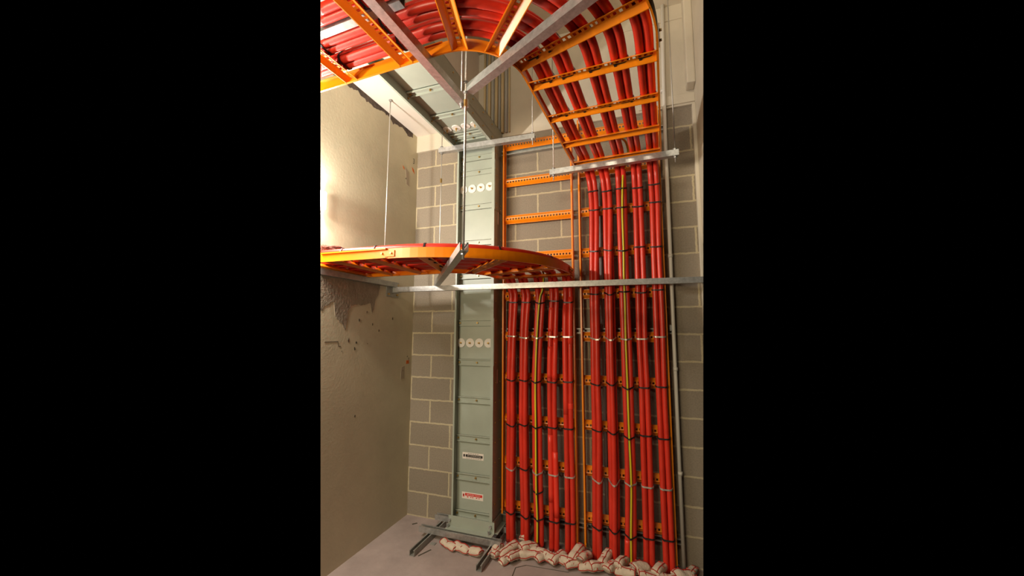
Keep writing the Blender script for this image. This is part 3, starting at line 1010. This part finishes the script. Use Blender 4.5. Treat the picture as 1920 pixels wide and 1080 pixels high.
# base frame of the duct
bm = bmesh.new()
box(bm, DX0 - 0.02, DX1 + 0.02, -0.262, -0.205, 0.084, 0.088)
box(bm, DX0 - 0.02, DX1 + 0.02, -0.208, -0.204, 0.084, 0.165)
box(bm, DX1 + 0.0035, DX1 + 0.007, -0.20, -0.012, 0.084, 0.165)
box(bm, DX1 + 0.0035, DX1 + 0.045, -0.20, -0.012, 0.084, 0.088)
obj('base_angle', bm, 'duct', t)
for x in (DX0 - 0.008, DX1 - 0.01):
    obj('bolt', cyl(bmesh.new(), (x, -0.208, 0.135), (x, -0.222, 0.135), 0.011, 6), 'galv', t)
    obj('bolt', cyl(bmesh.new(), (x - 0.005, -0.236, 0.088), (x - 0.005, -0.236, 0.115), 0.009, 6), 'galv', t)
for x, y0, y1, lab in ((-1.640, -0.52, -0.06, 'left floor channel pointing out from under the duct base'), (-1.118, -0.52, -0.08, 'right floor channel pointing out from under the duct base')):
    o = U_strut('floor_channel', (x, y0, 0.042), (x, y1, 0.042), 'dullgalv')
    tag(o, lab, 'channel', 'channels under the duct base')
for y, x0, x1, lab in ((-0.268, -1.735, -1.055, 'front crosswise channel carrying the foot of the grey green duct'), (-0.062, -1.715, -1.060, 'rear crosswise channel carrying the foot of the grey green duct')):
    o = U_strut('floor_channel', (x0, y, 0.084), (x1, y, 0.084), 'galv')
    tag(o, lab, 'channel', 'channels under the duct base')
o = obj('floor_plate', bx(-1.60, -1.56, -0.345, -0.315, 0.0, 0.006, bevel=0.001), 'dullgalv')
tag(o, 'small square steel plate on the floor beside the left floor channel', 'plate')

# ---------------------------------------------------------------- conduits
for x, r, mname in ((-1.321, 0.011, 'cream'), (-1.275, 0.0145, 'cream'), (-1.206, 0.0145, 'cream'), (-1.146, 0.0145, 'cream'), (-1.085, 0.008, 'cream'),
                    (-1.299, 0.007, 'grey'), (-1.240, 0.0105, 'grey'), (-1.177, 0.009, 'grey'), (-1.112, 0.012, 'grey')):
    o = obj('conduit', cyl(bmesh.new(), (x, -0.02 - r - 0.002, 3.345), (x, -0.02 - r - 0.002, Z_CEIL), r, 14), mname)
    n_ = {-1.321: 'leftmost', -1.275: 'second', -1.206: 'third', -1.146: 'fourth', -1.085: 'thin rightmost', -1.299: 'first', -1.240: 'second', -1.177: 'third', -1.112: 'fourth'}[x]
    tag(o, '%s %s conduit from the left on the upper wall above the duct' % (n_, mname), 'conduit', 'conduits on the upper wall')
t = thing('conduit', 'long white conduit running the full height beside the right-hand ladder', 'conduit')
pp = [Vector((0.178, -0.034, 0.0)), Vector((0.180, -0.034, 1.5)), Vector((0.184, -0.034, 3.1)), Vector((0.190, -0.045, 3.6)), Vector((0.205, -0.045, Z_CEIL))]
obj('pipe', sweep(bmesh.new(), pp, [X3] * 5, [Vector((0, -1, 0))] * 5, circle(0.0135, 16), smooth=True), 'white', t)
for z in (1.33, 2.15, 0.62, 3.45):
    obj('saddle', cyl(bmesh.new(), (0.181, -0.034, z - 0.012), (0.181, -0.034, z + 0.012), 0.0165, 16), 'white', t)
o = obj('conduit', cyl(bmesh.new(), (-0.322, -0.014, 0.0), (-0.322, -0.014, 2.78), 0.0125, 14), 'grey')
tag(o, 'grey conduit on the blockwork behind the first two right-hand bundles', 'conduit')
o = obj('wall_box', bx(0.150, 0.176, -0.044, 0.0, 1.60, 1.645, bevel=0.002), 'galv')
tag(o, 'small steel cleat on the blockwork between right-hand ladder and white conduit', 'cleat')


# ---------------------------------------------------------------- fire-stop pillows
def pillow(loc, L, W_, H, rz, rx, label, seed):
    rnd = random.Random(seed)
    bm = bmesh.new()
    nu, nv = 14, 12
    rings = []

    def pt(u, v):
        # u in -1..1 along, v angle around; ends pinch to a seam
        e = max(0.0, 1 - abs(u) ** 4.5) ** 0.5
        c, s = math.cos(v), math.sin(v)
        x = u * L / 2
        y = W_ / 2 * math.copysign(abs(c) ** 0.7, c) * (0.80 + 0.20 * e)
        z = H / 2 * math.copysign(abs(s) ** 0.85, s) * e
        k = noise.noise(Vector((x * 22 + seed * 3.1, y * 22, z * 22 + seed))) * 0.010
        return Vector((x, y * (1 + k * 8), z + k * (0.4 + e)))
    for i in range(nu + 1):
        u = -1 + 2 * i / nu
        u = math.copysign(abs(u) ** 0.8, u)
        rings.append([bm.verts.new(pt(u, 2 * math.pi * j / nv)) for j in range(nv)])
    for i in range(nu):
        for j in range(nv):
            bm.faces.new((rings[i][j], rings[i][(j + 1) % nv], rings[i + 1][(j + 1) % nv], rings[i + 1][j]))
    bm.faces.new(rings[0]); bm.faces.new(rings[-1])
    o = obj('fire_pillow', bm, 'bag', smooth=True)
    o.location = loc
    o.rotation_euler = (rx, rnd.uniform(-.25, .25), rz)
    # lowest point to the floor
    o.location.z = loc[2]
    tag(o, label, 'pillow', 'fire pillows round the foot of the cables')
    sb = bmesh.new()
    for vv in (math.pi / 2 + rnd.uniform(-.5, .5), rnd.uniform(-0.3, 0.2), math.pi + 0.2):
        P = [pt(-0.97 + 1.94 * i / 16, vv) * 1.015 for i in range(17)]
        sweep(sb, P, [Vector((0, 1, 0))] * 17, [Vector((0, 0, 1))] * 17, [(-.0022, -.001), (.0022, -.001), (.0022, .0025), (-.0022, .0025)])
    for u in (-0.93, 0.93):
        P = [pt(u, math.pi * i / 10) * 1.02 for i in range(11)]
        sweep(sb, P, [Vector((1, 0, 0))] * 11, [Vector((0, 0, 1))] * 11, [(-.0022, -.001), (.0022, -.001), (.0022, .0025), (-.0022, .0025)])
    for q in range(3):
        u0 = rnd.uniform(-.6, .6)
        v0 = rnd.uniform(0.6, 2.4)
        P = [pt(u0 + 0.03 * i, v0 + 0.12 * i * rnd.choice((-1, 1))) * 1.02 for i in range(4)]
        sweep(sb, P, [Vector((0, 1, 0))] * 4, [Vector((0, 0, 1))] * 4, [(-.003, -.001), (.003, -.001), (.003, .0025), (-.003, .0025)])
    obj('stitching', sb, 'stitch', o)
    return o


PIL = [  # x, y, z, L, W, H, rz(deg), rx, where
    (-1.085, -0.300, 0.030, .14, .060, .050, 78, 0.1, 'lying upright against the right floor channel of the duct'),
    (-1.050, -0.330, 0.028, .13, .055, .045, 68, 0.0, 'next to the right floor channel, nearest the camera'),
    (-1.000, -0.270, 0.034, .20, .065, .055, 62, 0.1, 'in front of the first left-hand bundle'),
    (-0.968, -0.350, 0.028, .15, .055, .045, 60, 0.0, 'nearest the camera in front of the first left-hand bundle'),
    (-0.915, -0.300, 0.034, .22, .055, .055, 66, -0.1, 'between the first and second left-hand bundles'),
    (-0.865, -0.215, 0.050, .15, .070, .060, 50, 0.2, 'propped between the second and third left-hand bundles'),
    (-0.855, -0.275, 0.034, .15, .060, .052, 20, 0.0, 'in front of the second left-hand bundle'),
    (-0.790, -0.235, 0.038, .13, .070, .060, -10, 0.3, 'right in front of the third left-hand bundle'),
    (-0.745, -0.275, 0.036, .12, .060, .055, 55, 0.0, 'between the third and fourth left-hand bundles'),
    (-0.690, -0.270, 0.040, .13, .065, .060, -20, 0.2, 'in front of the fourth left-hand bundle'),
    (-0.640, -0.255, 0.042, .15, .060, .060, 62, 0.0, 'between the fourth and fifth left-hand bundles'),
    (-0.585, -0.260, 0.038, .15, .070, .060, -12, 0.1, 'in front of the fifth left-hand bundle'),
    (-0.530, -0.280, 0.034, .12, .060, .052, 30, 0.0, 'nearest the camera under the gap between the ladders'),
    (-0.520, -0.200, 0.062, .17, .070, .065, 70, 0.3, 'stacked high under the gap between the ladders'),
    (-0.460, -0.215, 0.055, .16, .060, .065, 72, 0.1, 'left of the first right-hand bundle'),
    (-0.430, -0.280, 0.036, .13, .070, .055, 10, 0.0, 'in front of the first right-hand bundle'),
    (-0.360, -0.250, 0.042, .14, .070, .065, 35, 0.2, 'just right of the first right-hand bundle'),
    (-0.325, -0.180, 0.055, .16, .065, .065, 75, 0.0, 'between the first and second right-hand bundles'),
    (-0.280, -0.240, 0.042, .12, .070, .060, 60, 0.1, 'in front of the second right-hand bundle'),
    (-0.215, -0.190, 0.052, .16, .065, .065, 70, 0.0, 'between the second and third right-hand bundles'),
    (-0.190, -0.255, 0.036, .14, .065, .055, -8, 0.0, 'in front of the third right-hand bundle'),
    (-0.100, -0.190, 0.042, .13, .080, .065, 40, 0.1, 'between the third and fourth right-hand bundles'),
    (-0.045, -0.245, 0.034, .14, .065, .052, 10, 0.0, 'in front of the fourth right-hand bundle'),
    (0.020, -0.175, 0.045, .14, .065, .065, 65, 0.0, 'between the fourth and fifth right-hand bundles'),
    (0.060, -0.230, 0.034, .14, .060, .052, 15, 0.0, 'in front of the fifth right-hand bundle'),
    (0.170, -0.170, 0.036, .16, .080, .060, 30, 0.1, 'at the foot of the white conduit'),
    (0.220, -0.100, 0.030, .14, .060, .050, 70, 0.0, 'rightmost, behind the foot of the white conduit'),
    (-0.925, -0.060, 0.060, .16, .060, .070, 80, 0.0, 'behind the first and second left-hand bundles'),
    (-1.440, -0.340, 0.026, .16, .060, .042, -22, 0.0, 'leftmost under the front channel of the duct base'),
    (-1.335, -0.350, 0.028, .16, .060, .045, -14, 0.0, 'middle one under the front channel of the duct base'),
    (-1.225, -0.360, 0.026, .15, .060, .042, -18, 0.0, 'rightmost under the front channel of the duct base'),
]
for i, (x, y, z, L_, W_, H_, rz, rx, wh) in enumerate(PIL):
    pillow((x, y, z), L_, W_, H_, math.radians(rz), rx, 'cream red-stitched fire pillow ' + wh, i + 1)

# brown mineral wool stuffed over the cables where they enter the left wall
bm = bmesh.new()
bmesh.ops.create_icosphere(bm, subdivisions=4, radius=1.0)
for v in bm.verts:
    c = v.co
    k = 1 + 0.35 * noise.noise(c * 2.2) + 0.16 * noise.noise(c * 8)
    v.co = Vector((c.x * 0.11 * k, c.y * 0.27 * k, c.z * 0.045 * k))
o = obj('mineral_wool', bm, 'fluff', smooth=True)
o.location = (-1.99, -0.93, 2.125)
tag(o, 'brown mineral wool stuffed on the cables at the left wall opening', 'insulation')


# cracks and dark scuffs in the floor
fl = bpy.data.objects['floor']
bm = bmesh.new()


def ground_line(p, q, w_):
    p, q = Vector((*p, 0)), Vector((*q, 0))
    d = (q - p).normalized()
    s = Vector((-d.y, d.x, 0)) * w_
    a = [bm.verts.new(v + Vector((0, 0, z))) for v in (p - s, p + s, q + s, q - s) for z in (0.0, 0.0012)]
    for f in ((0, 2, 4, 6), (1, 3, 5, 7), (0, 1, 3, 2), (2, 3, 5, 4), (4, 5, 7, 6), (6, 7, 1, 0)):
        bm.faces.new([a[i] for i in f])


ground_line((-1.60, -0.50), (-1.555, -0.40), 0.006)
ground_line((-0.885, -0.56), (-0.90, -0.395), 0.003)
ground_line((-0.90, -0.395), (-0.84, -0.345), 0.003)
ground_line((-0.84, -0.345), (-0.55, -0.325), 0.002)
ground_line((-1.90, -0.13), (-1.87, -0.10), 0.008)
ground_line((-1.79, -0.11), (-1.76, -0.10), 0.008)
obj('floor_scuffs', bm, 'mark', fl)


# ---------------------------------------------------------------- the modelled part of the room ends at its two sides
def trim(point, n):
    """cut everything that runs on past a side of the modelled room cleanly through"""
    point, n = Vector(point), Vector(n).normalized()
    for o in list(COL.objects):
        if o.type != 'MESH':
            continue
        mw = Matrix.Identity(4)
        q = o
        mw = o.matrix_basis.copy()
        while q.parent:
            q = q.parent
            mw = q.matrix_basis @ mw
        ds = [n.dot(mw @ v.co - point) for v in o.data.vertices]
        if not ds or max(ds) <= 0:
            continue
        if min(ds) >= 0:
            bpy.data.objects.remove(o)
            continue
        inv = mw.inverted()
        bm = bmesh.new()
        bm.from_mesh(o.data)
        r = bmesh.ops.bisect_plane(bm, geom=bm.verts[:] + bm.edges[:] + bm.faces[:], plane_co=inv @ point,
                                   plane_no=(inv.to_3x3() @ n), clear_outer=True)
        es = [e for e in r['geom_cut'] if isinstance(e, bmesh.types.BMEdge) and e.is_valid]
        try:
            bmesh.ops.triangle_fill(bm, edges=es, use_beauty=True)
        except Exception:
            pass
        bm.to_mesh(o.data)
        bm.free()


trim((-2.0770, -0.9060, 0.0000), (-0.69442, -0.71775, -0.05109))
trim((0.2910, -0.0650, 0.0000), (0.99113, -0.12369, -0.04866))
